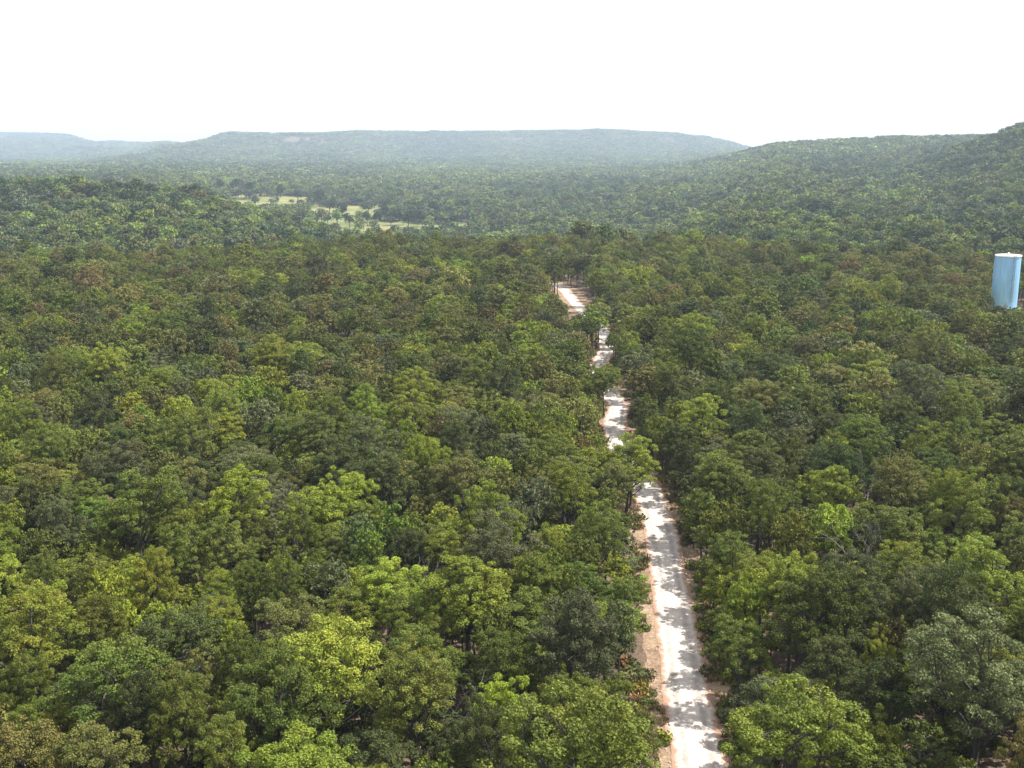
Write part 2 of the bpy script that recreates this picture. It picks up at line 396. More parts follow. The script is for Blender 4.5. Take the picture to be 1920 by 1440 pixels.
# ------------------------------------------------------------------ haze
top = max(G_MAX + 14, CAM_H + 20)
hx0, hx1, hy0, hy1, hz0, hz1 = -7100, 7100, -140, 7700, G_MIN - 1.0, top
hv = [(x, y, z) for x in (hx0, hx1) for y in (hy0, hy1) for z in (hz0, hz1)]
hq = [(0, 1, 3, 2), (4, 6, 7, 5), (0, 4, 5, 1), (2, 3, 7, 6), (0, 2, 6, 4), (1, 5, 7, 3)]
mh = bpy.data.materials.new('haze_air'); mh.use_nodes = True
mh.node_tree.nodes.clear()
ho = mh.node_tree.nodes.new('ShaderNodeOutputMaterial')
hp = mh.node_tree.nodes.new('ShaderNodeVolumePrincipled')
hp.inputs['Color'].default_value = (0.66, 0.82, 1.0, 1)
hp.inputs['Density'].default_value = 0.000145
hp.inputs['Anisotropy'].default_value = 0.1
mh.node_tree.links.new(hp.outputs[0], ho.inputs['Volume'])
tag(link('haze', mesh_np('haze', hv, [np.array(hq)], [mh], smooth=np.zeros(6))), 'pale blue summer haze filling the valley air', kind='stuff')

# ------------------------------------------------------------------ trees: crown and trunk makers
def rand_dirs(n, up=0.0):
    d = rng.normal(size=(n, 3)); d[:, 2] += up
    return d / np.linalg.norm(d, axis=1)[:, None]

def leaf_faces(cent, nrm, size):
    """one folded diamond (two triangles sharing the midrib) per leaf"""
    n = len(cent)
    t = np.cross(nrm, rng.normal(size=(n, 3))); t /= np.linalg.norm(t, axis=1)[:, None] + 1e-9
    b = np.cross(nrm, t)
    L_ = size[:, None]; W = L_ * rng.uniform(0.34, 0.5, (n, 1))
    v = np.stack([cent - t * L_ * 0.5, cent + b * W + nrm * L_ * 0.12, cent + t * L_ * 0.5, cent - b * W + nrm * L_ * 0.10], 1).reshape(-1, 3)
    q = np.arange(n * 4).reshape(n, 4)
    return v, q

def crown_clusters(R, Hc, zc, nlobe, ncl, lean=(0, 0)):
    """centres of leaf sprays, grouped in lobes: [(lobe centre, [spray centres], lobe radius)]"""
    lobes = []
    ga = 2.39996
    off = rng.uniform(0, 6.28)
    for i in range(nlobe):
        u = (i + 0.5) / nlobe
        zz = 1 - 1.55 * u + rng.normal() * 0.1                   # top to below the middle
        zz = max(-0.6, min(0.97, zz))
        rr = math.sqrt(max(0, 1 - zz * zz))
        th = off + i * ga + rng.normal() * 0.25
        k = rng.uniform(0.56, 0.78)
        c = np.array([math.cos(th) * rr * R * k + lean[0] * (zz + 0.6), math.sin(th) * rr * R * k + lean[1] * (zz + 0.6), zc + zz * Hc * k])
        lr = R * rng.uniform(0.30, 0.50)
        d = rand_dirs(ncl, 0.55)
        sp = c + d * lr * rng.uniform(0.7, 1.12, (ncl, 1)) * np.array([1, 1, 0.8])
        lobes.append((c, sp, lr))
    c = np.array([lean[0] * 0.5, lean[1] * 0.5, zc])
    d = rand_dirs(ncl, 0.3)
    lobes.append((c, c + d * R * 0.5 * rng.uniform(0.5, 1, (ncl, 1)), R * 0.5))
    return lobes

def spray_leaves(sp, nl, rs, size, upbias=0.5, flat=0.6, clump=0.5):
    V, NR = [], []
    d = rand_dirs(nl, upbias)
    p = sp + d * rs * rng.uniform(0.35, 1.0, (nl, 1)) ** 0.6 * np.array([1, 1, flat])
    n = d * 0.55 + rng.normal(size=(nl, 3)) * 0.5 + np.array([0, 0, 0.45])
    n /= np.linalg.norm(n, axis=1)[:, None]
    return p, n

def make_crown(R, Hc, zc, nlobe, ncl, nl, leaf, rs, lean=(0, 0)):
    lobes = crown_clusters(R, Hc, zc, nlobe, ncl, lean)
    P, NN, SH, CL = [], [], [], []
    for c, sps, lr in lobes:
        lc = rng.random()
        for s_ in sps:
            n = max(3, int(nl * rng.uniform(0.6, 1.35)))
            p, nn = spray_leaves(s_, n, rs * rng.uniform(0.75, 1.25), leaf)
            P.append(p); NN.append(nn)
            SH.append(np.clip(rng.normal(0.5, 0.22, n), 0, 1))
            CL.append(np.clip(np.full(n, 0.6 * lc + 0.4 * rng.random()) + rng.normal(0, 0.06, n), 0, 1))
    P, NN, SH, CL = map(np.concatenate, (P, NN, SH, CL))
    v, q = leaf_faces(P, NN, leaf * rng.uniform(0.7, 1.35, len(P)))
    return v, q, SH, CL, lobes

def bend(a, b, n, w):
    t = np.linspace(0, 1, n)[:, None]
    p = a * (1 - t) + b * t
    o = rng.normal(size=3) * w * np.linalg.norm(b - a)
    return p + o * (np.sin(t * math.pi)) + rng.normal(size=(n, 3)) * w * 0.12 * np.sin(t * math.pi) * np.linalg.norm(b - a)

def make_trunk(zc, Hc, lobes, r0=0.17, twigs=4, sides=6):
    A = Acc()
    zb = zc - 0.55 * Hc
    tipc = lobes[-1][0] + np.array([0, 0, 0.25 * Hc])
    a = np.array([0, 0, -0.35]); m = np.array([rng.normal() * 0.12, rng.normal() * 0.12, zb])
    path = np.concatenate([bend(a, m, 5, 0.03), bend(m, tipc, 5, 0.06)[1:]])
    path[0] = a
    rad = np.interp(np.arange(len(path)), [0, 0.9, 4, len(path) - 1], [r0 * 1.5, r0, r0 * 0.78, r0 * 0.25])
    A.add(*tube(path, rad, sides))
    for c, sps, lr in lobes[:-1]:
        k = rng.integers(3, 7)
        st = path[min(k, len(path) - 2)]
        if c[2] < st[2] + 0.2: st = path[4]
        lp = bend(st, c, 5, 0.10)
        A.add(*tube(lp, np.linspace(r0 * 0.42, r0 * 0.14, 5), 5))
        for s_ in sps[:twigs]:
            A.add(*tube(bend(lp[3], s_, 3, 0.1), np.array([r0 * 0.13, r0 * 0.09, r0 * 0.04]), 3))
    return A.done()

def crown_mesh(name, args, mat):
    v, q, sh, cl, lobes = make_crown(*args)
    return mesh_np(name, v, [q], [mat], {'shade': sh, 'clump': cl}, smooth=np.zeros(len(q))), lobes

NEAR = []      # (crown mesh, trunk mesh, R, total height)
for i in range(14):
    R = 2.7; Hc = rng.uniform(2.0, 3.4); zc = rng.uniform(4.8, 5.9)
    lean = rng.normal(size=2) * 0.55
    cm, lobes = crown_mesh('oak_crown', (R, Hc, zc, int(rng.integers(10, 18)), 13, 150, 0.09, 0.335, lean), M_LEAF)
    tv, tq = make_trunk(zc, Hc, lobes)
    NEAR.append((cm, mesh_np('oak_trunk', tv, [tq], [M_BARK]), R, zc + Hc))
SMALL = []
for i in range(5):
    R = 1.5; Hc = 1.7; zc = rng.uniform(2.6, 3.4)
    cm, lobes = crown_mesh('young_oak_crown', (R, Hc, zc, 7, 9, 95, 0.09, 0.30), M_LEAF)
    tv, tq = make_trunk(zc, Hc, lobes, 0.08, 3, 5)
    SMALL.append((cm, mesh_np('young_oak_trunk', tv, [tq], [M_BARK]), R, zc + Hc))

def dead_tree_mesh(name, H, spread, seed, mat, r0=0.16):
    parts = [Acc()]
    def grow(p, d, L_, r, depth):
        if depth == 1: parts.append(Acc())
        A = parts[-1]
        e = p + d * L_
        path = bend(p, e, 5, 0.07); path[0] = p
        A.add(*tube(path, np.linspace(r, r * 0.6, 5), 6 if depth < 2 else 4))
        if depth >= 5: return
        n = rng.integers(2, 4) if depth else rng.integers(4, 6)
        for k in range(n):
            a = rng.normal(size=3); a -= d * a.dot(d); a /= np.linalg.norm(a) + 1e-9
            nd = d * rng.uniform(0.55, 1.0) + a * rng.uniform(0.45, 0.9) * spread + np.array([0, 0, 0.12])
            nd /= np.linalg.norm(nd)
            grow(path[int(rng.integers(3, 5))], nd, L_ * rng.uniform(0.55, 0.78), r * 0.55, depth + 1)
    grow(np.array([0, 0, -0.3]), np.array([0.05, 0.02, 1.0]), H * 0.42, r0, 0)
    return [a.done() for a in parts]

# mass versions: crown and trunk in one mesh
def mass_proto(name, R, Hc, zc, nlobe, ncl, nl, leaf, rs, mat, trunk_sides):
    v, q, sh, cl, lobes = make_crown(R, Hc, zc, nlobe, ncl, nl, leaf, rs)
    if trunk_sides:
        tv, tq = make_trunk(zc, Hc, lobes, 0.17, 0, trunk_sides)
        q2 = tq + len(v); v = np.concatenate([v, tv])
        me = mesh_np(name, v, [q, q2], [mat, M_BARK], {'shade': np.concatenate([sh, np.full(len(tq), .5)]), 'clump': np.concatenate([cl, np.full(len(tq), .5)])},
                     np.concatenate([np.zeros(len(q)), np.ones(len(tq))]), np.zeros(len(q) + len(tq)))
    else:
        me = mesh_np(name, v, [q], [mat], {'shade': sh, 'clump': cl}, smooth=np.zeros(len(q)))
    return me

def proto_collection(name, meshes):
    c = bpy.data.collections.new(name)
    for i, me in enumerate(meshes):
        c.objects.link(bpy.data.objects.new('%s_%02d' % (name, i), me))
    return c

C_PLAT = proto_collection('plateau_oaks', [mass_proto('plateau_oak', 2.7, rng.uniform(2.2, 3.0), rng.uniform(5.0, 5.9), 13, 11, 25, 0.24, 0.40, M_LEAF, 4) for _ in range(9)])
C_MID = proto_collection('slope_oaks', [mass_proto('slope_oak', 2.7, rng.uniform(2.2, 3.0), rng.uniform(5.0, 5.8), 12, 8, 12, 0.46, 0.52, M_FAR, 3) for _ in range(7)])
C_FAR = proto_collection('hill_oaks', [mass_proto('hill_oak', 2.7, rng.uniform(2.2, 3.0), rng.uniform(4.6, 5.4), 10, 5, 7, 0.80, 0.68, M_FAR, 3) for _ in range(6)])
C_VFAR = proto_collection('mesa_oaks', [mass_proto('mesa_oak', 2.7, rng.uniform(2.2, 2.8), rng.uniform(4.4, 5.0), 8, 3, 3, 1.5, 0.9, M_FAR, 0) for _ in range(4)])

def scatter(name, label, pts, pick, rot, scl, tint, coll, cat=None):
    """one object whose geometry nodes set a copy of one of coll's meshes on every vertex"""
    me = bpy.data.meshes.new(name)
    n = len(pts)
    me.vertices.add(n); me.vertices.foreach_set('co', np.asarray(pts, np.float32).ravel())
    def att(nm, ty, val, key='value'):
        a = me.attributes.new(nm, ty, 'POINT'); a.data.foreach_set(key, np.asarray(val).ravel())
    att('pick', 'INT', np.asarray(pick, np.int32))
    att('turn', 'FLOAT_VECTOR', np.asarray(rot, np.float32), 'vector')
    att('size', 'FLOAT_VECTOR', np.asarray(scl, np.float32), 'vector')
    att('tint', 'FLOAT_VECTOR', np.asarray(tint, np.float32), 'vector')
    o = link(name, me)
    tag(o, label, kind='stuff')
    g = bpy.data.node_groups.new(name, 'GeometryNodeTree')
    g.interface.new_socket('Geometry', in_out='INPUT', socket_type='NodeSocketGeometry')
    g.interface.new_socket('Geometry', in_out='OUTPUT', socket_type='NodeSocketGeometry')
    gi, go = g.nodes.new('NodeGroupInput'), g.nodes.new('NodeGroupOutput')
    ci = g.nodes.new('GeometryNodeCollectionInfo')
    ci.inputs['Collection'].default_value = coll
    ci.inputs['Separate Children'].default_value = True
    ci.inputs['Reset Children'].default_value = True
    iop = g.nodes.new('GeometryNodeInstanceOnPoints')
    iop.inputs['Pick Instance'].default_value = True
    def na(nm, ty):
        x = g.nodes.new('GeometryNodeInputNamedAttribute'); x.data_type = ty; x.inputs['Name'].default_value = nm
        return x.outputs['Attribute']
    e2r = g.nodes.new('FunctionNodeEulerToRotation')
    L = g.links.new
    L(gi.outputs[0], iop.inputs['Points']); L(ci.outputs[0], iop.inputs['Instance'])
    L(na('pick', 'INT'), iop.inputs['Instance Index'])
    L(na('turn', 'FLOAT_VECTOR'), e2r.inputs[0]); L(e2r.outputs[0], iop.inputs['Rotation'])
    L(na('size', 'FLOAT_VECTOR'), iop.inputs['Scale'])
    L(iop.outputs[0], go.inputs[0])
    md = o.modifiers.new('scatter', 'NODES'); md.node_group = g
    return o

# ------------------------------------------------------------------ colours of the crowns
TINTS = {
    'mid green':     (0.080, 0.110, 0.019),
    'yellow green':  (0.122, 0.162, 0.020),
    'dark green':    (0.050, 0.068, 0.019),
    'olive':         (0.104, 0.114, 0.030),
    'grey green':    (0.082, 0.100, 0.044),
    'brownish':      (0.122, 0.108, 0.038),
}
TINTS = {k: (c[0] * 1.30, c[1] * 1.28, c[2] * 1.10) for k, c in TINTS.items()}
TN = list(TINTS)
def pick_tint(x, y):
    """woodland colour drifts: fresher near the track's lower end, olive and brown farther out"""
    a = float(fbm(np.array(x / 26.0 + 3), np.array(y / 26.0 + 8), 2)); b = float(fbm(np.array(x / 40.0 + 33), np.array(y / 40.0 + 18), 2))
    far = float(smoothstep(100, 230, y))
    w = np.array([0.38, 0.25 - 0.11 * far, 0.12 + 0.08 * far, 0.16 + 0.12 * far, 0.08, 0.005 + 0.012 * far])
    w = w * np.exp(np.array([0.3 * a, 1.6 * a, -1.4 * a, 1.5 * b, -0.6 * b - 0.5 * a, 1.4 * b]))
    return TN[int(rng.choice(6, p=w / w.sum()))]
def vary(c, k=0.05):
    return tuple(float(x) for x in np.array(c) * rng.normal(1, k, 3).clip(0.75, 1.3) * float(np.clip(rng.normal(1, 0.2), 0.6, 1.5)))

# ------------------------------------------------------------------ where the plateau trees stand
cp, spn = math.cos(PITCH), math.sin(PITCH)
def project(p):
    p = np.asarray(p, float); x, y, z = p[..., 0], p[..., 1], p[..., 2] - CAM_H
    dep = y * cp - z * spn
    return 960 + FPX * x / dep, 720 - FPX * (y * spn + z * cp) / dep, dep

def los_hits(c, rxy, rz, target):
    """does the sight line from the camera position of the photograph to a point on the track pass through the crown"""
    o = np.array([0, 0, CAM_H]); d = target - o
    s = np.array([1 / rxy, 1 / rxy, 1 / rz])
    oo, dd = (o - c) * s, d * s
    t = np.clip(-(oo * dd).sum(-1) / (dd * dd).sum(-1), 0, 1)
    return (np.linalg.norm(oo + dd * t[:, None], axis=1) < 1).any()
def track_pts(y0, y1, side=(-0.8, 0.8)):
    P = TR[(TR[:, 1] >= y0) & (TR[:, 1] <= y1)][::2]
    return np.concatenate([np.column_stack([P[:, 0] + s, P[:, 1], np.full(len(P), 0.1)]) for s in side])
CLEAR = np.concatenate([track_pts(54, 113, (-2.2, -0.9, 0.2, 1.3, 2.3)), track_pts(130, 152, (-1.5, 0, 1.2)), track_pts(178, 199, (-0.8, 0.6)), track_pts(252, 304, (-2.2, -1, 0, 1.2)),
                        np.array([(10.3, 82, .2), (9.8, 78, .2), (9.0, 74, .2), (8.6, 70.5, .2), (10.9, 86, .2), (7.6, 67, .2)]),
                        np.array([(TANK[0] + dx, TANK[1] - 3, z) for dx in (-4.0, -3.3, -1.5, 0, 1.5, 3) for z in (1.6, 4, 8, 12)])])
LIGHT_CLEAR = np.concatenate([track_pts(a, b, (-0.9, 0.4)) for a, b in ((58, 64), (75, 78), (83.5, 86), (103, 107), (133, 138), (180, 184), (268, 298))])
SD = np.array(sdir)
def shades(c, rxy, rz):
    s = np.array([1 / rxy, 1 / rxy, 1 / rz]) * 1.15
    oo, dd = (LIGHT_CLEAR - c) * s, SD * s
    t = np.maximum(0, -(oo @ dd) / (dd @ dd))
    return (np.linalg.norm(oo + dd * t[:, None], axis=1) < 1).any()

cells = {}
trees = []
def fits(x, y, r, k):
    ci, cj = int(x // 5), int(y // 5)
    for a in range(ci - 2, ci + 3):
        for b in range(cj - 2, cj + 3):
            for (ox, oy, orr) in cells.get((a, b), ()):
                if (ox - x) ** 2 + (oy - y) ** 2 < (k * (orr + r)) ** 2: return False
    return True
def place(x, y, R, kind, tint=None, proto=None, dead=False, sz=1.0):
    td = track_dist(x, y)[0]
    z0 = float(height(x, y))
    trees.append(dict(x=x, y=y, z=z0, R=R, kind=kind, tint=tint or pick_tint(x, y), proto=proto, td=td, sz=sz))
    cells.setdefault((int(x // 5), int(y // 5)), []).append((x, y, R))

def allowed(x, y, R, top_z, zc):
    td = track_dist(x, y)[0]
    if td < 1.75 + min(0.62 * R, 1.9): return False
    if 62 < y < 89 and x < 12.5 and td < 2.7 + 0.75 * R: return False
    if math.hypot(x - TANK[0] - 1.0, y - TANK[1] + 1.0) < 7.0 + R: return False
    c = np.array([x, y, zc]); rz = top_z - zc
    near_t = -14 < x < 30
    if near_t or x > 70:
        if los_hits(c, R * 0.92, rz * 0.95, CLEAR): return False
    if abs(x - 13) < 22 and shades(c, R * 0.9, rz * 0.9): return False
    return True

# a few that set the picture: the big yellow green crown near the bottom, the overhanging tree, bare trees
HERO = [(-10.6, 59.2, 3.8, 'yellow green', 'oak'), (19.6, 71.5, 2.5, 'yellow green', 'oak'), (29.5, 96.0, 2.8, 'yellow green', 'oak'),
        (11.3, 104.0, 2.7, 'yellow green', 'oak'), (12.2, 108.5, 2.3, 'mid green', 'oak'), (11.7, 145.0, 2.7, 'mid green', 'oak'), (12.9, 149.5, 2.3, 'olive', 'oak'), (18.3, 158.0, 2.4, 'grey green', 'oak'),
        (13.6, 192.0, 2.6, 'mid green', 'oak'), (14.9, 198.0, 2.7, 'yellow green', 'oak'), (16.1, 204.5, 2.7, 'mid green', 'oak'), (16.9, 211.0, 2.6, 'olive', 'oak'), (17.1, 218.0, 2.6, 'mid green', 'oak'), (21.2, 209.0, 2.6, 'grey green', 'oak'),
        (-3.1, 59.1, 1.9, None, 'dead'), (27.0, 82.0, 2.1, None, 'dead'), (-18.1, 95.5, 1.9, None, 'dead'), (2.6, 131.7, 1.8, None, 'dead'), (-6.5, 78.0, 1.6, None, 'dead'), (35.0, 104.0, 1.7, None, 'dead'), (-27.0, 122.0, 1.7, None, 'dead')]
for x, y, R, t, k in HERO:
    if k == 'oak': place(x, y, R, 'oak', t, int(y) % 14); trees[-1]['hero'] = True
    elif k == 'lean': place(x - 3.4, y, R, 'oak', t, 6)
    else: place(x, y, R, 'dead', 'grey')

for it in range(110000):
    y = 30 + 362 * rng.random() ** 0.6
    hw = 0.56 * y + 14
    x = rng.uniform(-hw, hw)
    R = float(np.clip(rng.normal(2.3, 0.62), 1.35, 3.7))
    if it > 70000: R = rng.uniform(1.3, 1.8)
    sz = rng.uniform(0.76, 1.24)
    k = (0.55 + 0.5 * R / 2.7) * sz
    if not fits(x, y, R, 0.76): continue
    if float(fbm(np.array(x / 9.0 + 70), np.array(y / 9.0), 2)) > 0.44: continue      # openings in the canopy
    if not allowed(x, y, R, 8.3 * k, 5.5 * k): continue
    place(x, y, R, 'oak', sz=sz)
n_big = len(trees)
for it in range(16000):                                                             # young trees in the gaps
    y = 36 + 150 * rng.random() ** 0.7
    hw = 0.52 * y + 8
    x = rng.uniform(-hw, hw)
    R = rng.uniform(1.0, 1.7)
    if not fits(x, y, R, 0.55): continue
    if not allowed(x, y, R, 3.1 * R, 2 * R): continue
    place(x, y, R, 'young')

# ------------------------------------------------------------------ build the nearest as things, the rest as one mass
def top_of(t):
    if t['kind'] == 'young': return t['R'] / 1.5 * 4.5
    return (0.55 + 0.5 * t['R'] / 2.7) * t['sz'] * 8.2
for t in trees:
    h = top_of(t)
    t['u'], t['v'], t['dep'] = (float(q_) for q_ in project((t['x'], t['y'], t['z'] + 0.68 * h)))
    t['pr'] = FPX * t['R'] / max(t['dep'], 1)
    t['in'] = t['dep'] > 5 and -0.5 * t['pr'] < t['u'] < 1920 + 0.5 * t['pr'] and t['v'] < 1440 + 0.6 * t['pr']
order = sorted((t for t in trees if t['in'] and t['kind'] == 'oak'), key=lambda t: -t['pr'] * (1 if t['R'] > 2 else 0.9))
young_in = sorted((t for t in trees if t['in'] and t['kind'] == 'young' and t['td'] < 9), key=lambda t: t['dep'])[:26]
single = order[:255] + young_in + [t for t in trees if t['kind'] == 'dead']
ids = {id(t) for t in single}
rest = [t for t in trees if id(t) not in ids and t['kind'] != 'dead']

def frac(v_, words_):
    return words_[int(min(len(words_) - 1, max(0, v_ * len(words_))))]
COLS = ['hard against the left edge', 'close to the left edge', 'an eighth in from the left', 'a sixth in from the left', 'a quarter in from the left', 'three tenths in from the left',
        'two fifths across', 'just left of centre', 'just right of centre', 'three fifths across', 'two thirds across', 'three quarters across', 'a fifth in from the right', 'an eighth in from the right', 'close to the right edge', 'hard against the right edge']
def where(t):
    u, v_ = t['u'] / 1920, 1 - t['v'] / 1440
    if t['td'] < 7.5 and t['y'] < 130:
        side = 'left' if t['x'] < float(np.interp(t['y'], TR[:, 1][:400], TR[:, 0][:400])) else 'right'
        lo = ['at the bottom edge', 'a tenth up', 'a fifth up', 'three tenths up', 'two fifths up', 'halfway up']
        return '%s of the track, %s' % (side, lo[int(min(5, max(0, v_ * 10 + 0.3)))])
    rows_ = ['along the bottom edge', 'near the bottom', 'an eighth up', 'a fifth up', 'a quarter up', 'a third up', 'two fifths up', 'nearly halfway up', 'about halfway up', 'above halfway up']
    return '%s, %s' % (frac(u, COLS), rows_[int(min(9, max(0, (v_ + 0.02) * 17)))])
def size_word(t):
    if t['kind'] == 'young': return 'small'
    return 'huge' if t['R'] > 3.6 else 'broad' if t['R'] > 2.95 else 'slim' if t['R'] < 2.2 else ''
for t in single:
    if t['kind'] == 'dead': t['lab'] = 'bare grey dead tree ' + where(t)
    else: t['lab'] = ('%s %s %s %s' % (size_word(t), t['tint'], 'oak' if t['kind'] == 'oak' else 'sapling', where(t))).strip()
by = {}
for t in single: by.setdefault(t['lab'], []).append(t)
for lab, ts in by.items():
    if len(ts) > 1:
        us = [t['u'] for t in ts]; vs = [t['v'] for t in ts]
        horiz = (max(us) - min(us)) >= (max(vs) - min(vs))
        ts.sort(key=lambda t: t['u'] if horiz else t['v'])
        nm = (['left one', 'right one'] if horiz else ['rear one', 'front one']) if len(ts) == 2 else (['leftmost', 'middle one', 'rightmost'] if horiz else ['rear one', 'middle one', 'front one']) if len(ts) == 3 else \
             ['%s from %s' % (w_, 'left' if horiz else 'rear') for w_ in ('first', 'second', 'third', 'fourth', 'fifth', 'sixth', 'seventh', 'eighth')]
        for t, w_ in zip(ts, nm): t['lab'] = lab + ', ' + w_

dead_n = 0
for t in single:
    nm = {'oak': 'oak_tree', 'young': 'oak_sapling', 'dead': 'dead_tree'}[t['kind']]
    root = bpy.data.objects.new(nm, None)
    root.empty_display_size = 0.5
    root.location = (t['x'], t['y'], t['z'])
    root.rotation_euler = (rng.normal() * 0.03, rng.normal() * 0.03, rng.uniform(0, 6.28))
    COL.objects.link(root)
    tag(root, t['lab'], 'tree', {'oak': 'oaks of the woodland canopy', 'young': 'saplings beside the track', 'dead': 'bare dead trees'}[t['kind']])
    if t['kind'] == 'dead':
        for pi, (v, q) in enumerate(dead_tree_mesh('dead', rng.uniform(6.6, 7.8), 1.0, 0, M_DEAD, 0.115)):
            link('trunk' if pi == 0 else 'limb', mesh_np('dead_trunk' if pi == 0 else 'dead_limb', v, [q], [M_DEAD]), root)
        continue
    P = NEAR if t['kind'] == 'oak' else SMALL
    cm, tm, R0, H0 = P[(t['proto'] if t['proto'] is not None else int(rng.integers(len(P)))) % len(P)]
    s = t['R'] / R0
    sz = (0.55 + 0.5 * s) * t['sz'] if t['kind'] == 'oak' else s
    root.scale = (s * rng.uniform(0.86, 1.16), s * rng.uniform(0.86, 1.16), sz)
    link('trunk', tm, root)
    c = link('crown', cm, root)
    c['tint'] = vary(TINTS[t['tint']]) if not t.get('hero') else tuple(x_ * 1.15 for x_ in TINTS[t['tint']])

def mass_arrays(ts, nproto):
    pts, pick, rot, scl, tint = [], [], [], [], []
    for t in ts:
        s = t['R'] / 2.7
        sz = (0.55 + 0.5 * s) * t['sz'] if t['kind'] == 'oak' else s
        pts.append((t['x'], t['y'], t['z'])); pick.append(int(rng.integers(nproto)))
        rot.append((rng.normal() * 0.04, rng.normal() * 0.04, rng.uniform(0, 6.28))); scl.append((s, s, sz)); tint.append(vary(TINTS[t['tint']]))
    return pts, pick, rot, scl, tint
scatter('woodland', 'unbroken oak woodland covering the rest of the plateau', *mass_arrays(rest, 9), C_PLAT)

# ------------------------------------------------------------------ slopes, valley and mesas: tree cover as masses
HT = {'hill': np.array([1.30, 1.42, 1.50]) * np.array([(0.068, 0.096, 0.026), (0.108, 0.140, 0.030), (0.040, 0.060, 0.024), (0.095, 0.104, 0.034), (0.074, 0.090, 0.044)])}  # hill leaf colours cooled and lightened: extra distance haze painted into the tint
def cover(y0, y1, d0, d1):
    P = []
    y = y0
    while y < y1:
        d = d0 + (d1 - d0) * (y - y0) / (y1 - y0)
        n = int(2 * 0.64 * y / d)
        x = (np.arange(n) - n / 2 + rng.uniform()) * d + rng.uniform(-0.42, 0.42, n) * d
        P.append(np.column_stack([x, y + rng.uniform(-0.42, 0.42, n) * d, np.full(n, d)]))
        y += d
    return np.concatenate(P)
# what the plateau and the nearer slopes hide is left out
ss = np.linspace(-0.66, 0.66, 165)
vis_y = np.exp(np.linspace(math.log(200), math.log(7500), 330))
run = []
for s_ in ss:
    sl = (height(s_ * vis_y, vis_y) + 5.5 - CAM_H) / vis_y
    run.append(np.maximum.accumulate(sl))
run = np.array(run)
def visible(x, y, topz, margin):
    i = np.clip(((x / y + 0.66) / 1.32 * 164).round().astype(int), 0, 164)
    j = np.clip(np.searchsorted(vis_y, y) - 2, 0, 329)
    return (topz - CAM_H) / y > run[i, j] - margin
def hill_cover(name, label, y0, y1, d0, d1, coll, nproto, margin, gap=0.0):
    P = cover(y0, y1, d0, d1)
    x, y, d = P.T
    z = height(x, y)
    k = visible(x, y, z + 9, margin) & (~in_meadow(x, y, 3.0) | (rng.random(len(x)) < 0.03))
    if y0 >= 1500: k &= (rng.random(len(x)) > 0.8 * smoothstep(0.13, 0.30, (height(x, y + 12) - height(x, y - 12)) / 24))
    if gap: k &= rng.random(len(x)) > gap
    x, y, d, z = x[k], y[k], d[k], z[k]
    n = len(x)
    s = d / 2.7 * 0.60 * rng.uniform(0.5, 1.5, n)
    szv = (0.35 + 0.65 * np.minimum(s, 1.6)) * rng.uniform(0.65, 1.4, n)
    a = fbm(x / (30 + 0.05 * y), y / (30 + 0.05 * y), 3)
    w = np.clip(a[:, None] * np.array([[0, 1.6, -1.6, 0.8, -0.4]]) + rng.gumbel(0, 0.55, (n, 5)), -9, 9)
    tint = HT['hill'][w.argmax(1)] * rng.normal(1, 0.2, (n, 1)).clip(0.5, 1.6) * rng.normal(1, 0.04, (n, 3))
    rot = np.column_stack([np.zeros(n), np.zeros(n), rng.uniform(0, 6.28, n)])
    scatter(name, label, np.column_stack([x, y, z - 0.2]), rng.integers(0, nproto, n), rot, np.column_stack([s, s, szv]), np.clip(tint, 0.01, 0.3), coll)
    return n
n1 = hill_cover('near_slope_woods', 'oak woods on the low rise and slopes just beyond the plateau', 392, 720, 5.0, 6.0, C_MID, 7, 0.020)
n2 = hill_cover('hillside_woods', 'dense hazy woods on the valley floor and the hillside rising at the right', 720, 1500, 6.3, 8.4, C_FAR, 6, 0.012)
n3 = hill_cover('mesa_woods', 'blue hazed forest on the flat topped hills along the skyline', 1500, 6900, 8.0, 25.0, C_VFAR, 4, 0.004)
print('hill trees', n1, n2, n3, 'plateau', len(trees), 'rest', len(rest), 'single', len(single))

# lone tall trees round the meadow
MT = [((u - 960) / 2072 * Y_, Y_, k_) for u, Y_, k_ in ((415, 1285, 2.0), (441, 1270, 2.1), (468, 1262, 1.9), (500, 1238, 2.1), (527, 1222, 2.2), (560, 1185, 2.0), (600, 1120, 2.1), (619, 1050, 2.1), (641, 990, 2.2),
       (655, 890, 1.9), (688, 912, 1.7), (704, 917, 1.8), (765, 890, 2.0), (792, 898, 1.8), (728, 1020, 2.1), (850, 868, 1.8), (816, 985, 2.1))]
MW = ['bare stemmed', 'tall dark', 'round topped', 'narrow', 'spreading']
C_MEAD = [(crown_mesh('meadow_crown', (2.2, 3.3, 4.9, 14, 9, 18, 0.42, 0.6, rng.normal(size=2) * 0.7), M_FAR)) for _ in range(4)]
MEAD_T = []
for cm, lobes in C_MEAD:
    tv, tq = make_trunk(4.9, 3.3, lobes, 0.2, 0, 5); MEAD_T.append((cm, mesh_np('meadow_trunk', tv, [tq], [M_BARK])))
MT.sort(key=lambda a: a[0] / a[1])
ORD = ['first', 'second', 'third', 'fourth', 'fifth', 'sixth', 'seventh', 'eighth', 'ninth', 'tenth', 'eleventh', 'twelfth', 'thirteenth', 'fourteenth', 'fifteenth', 'sixteenth', 'seventeenth']
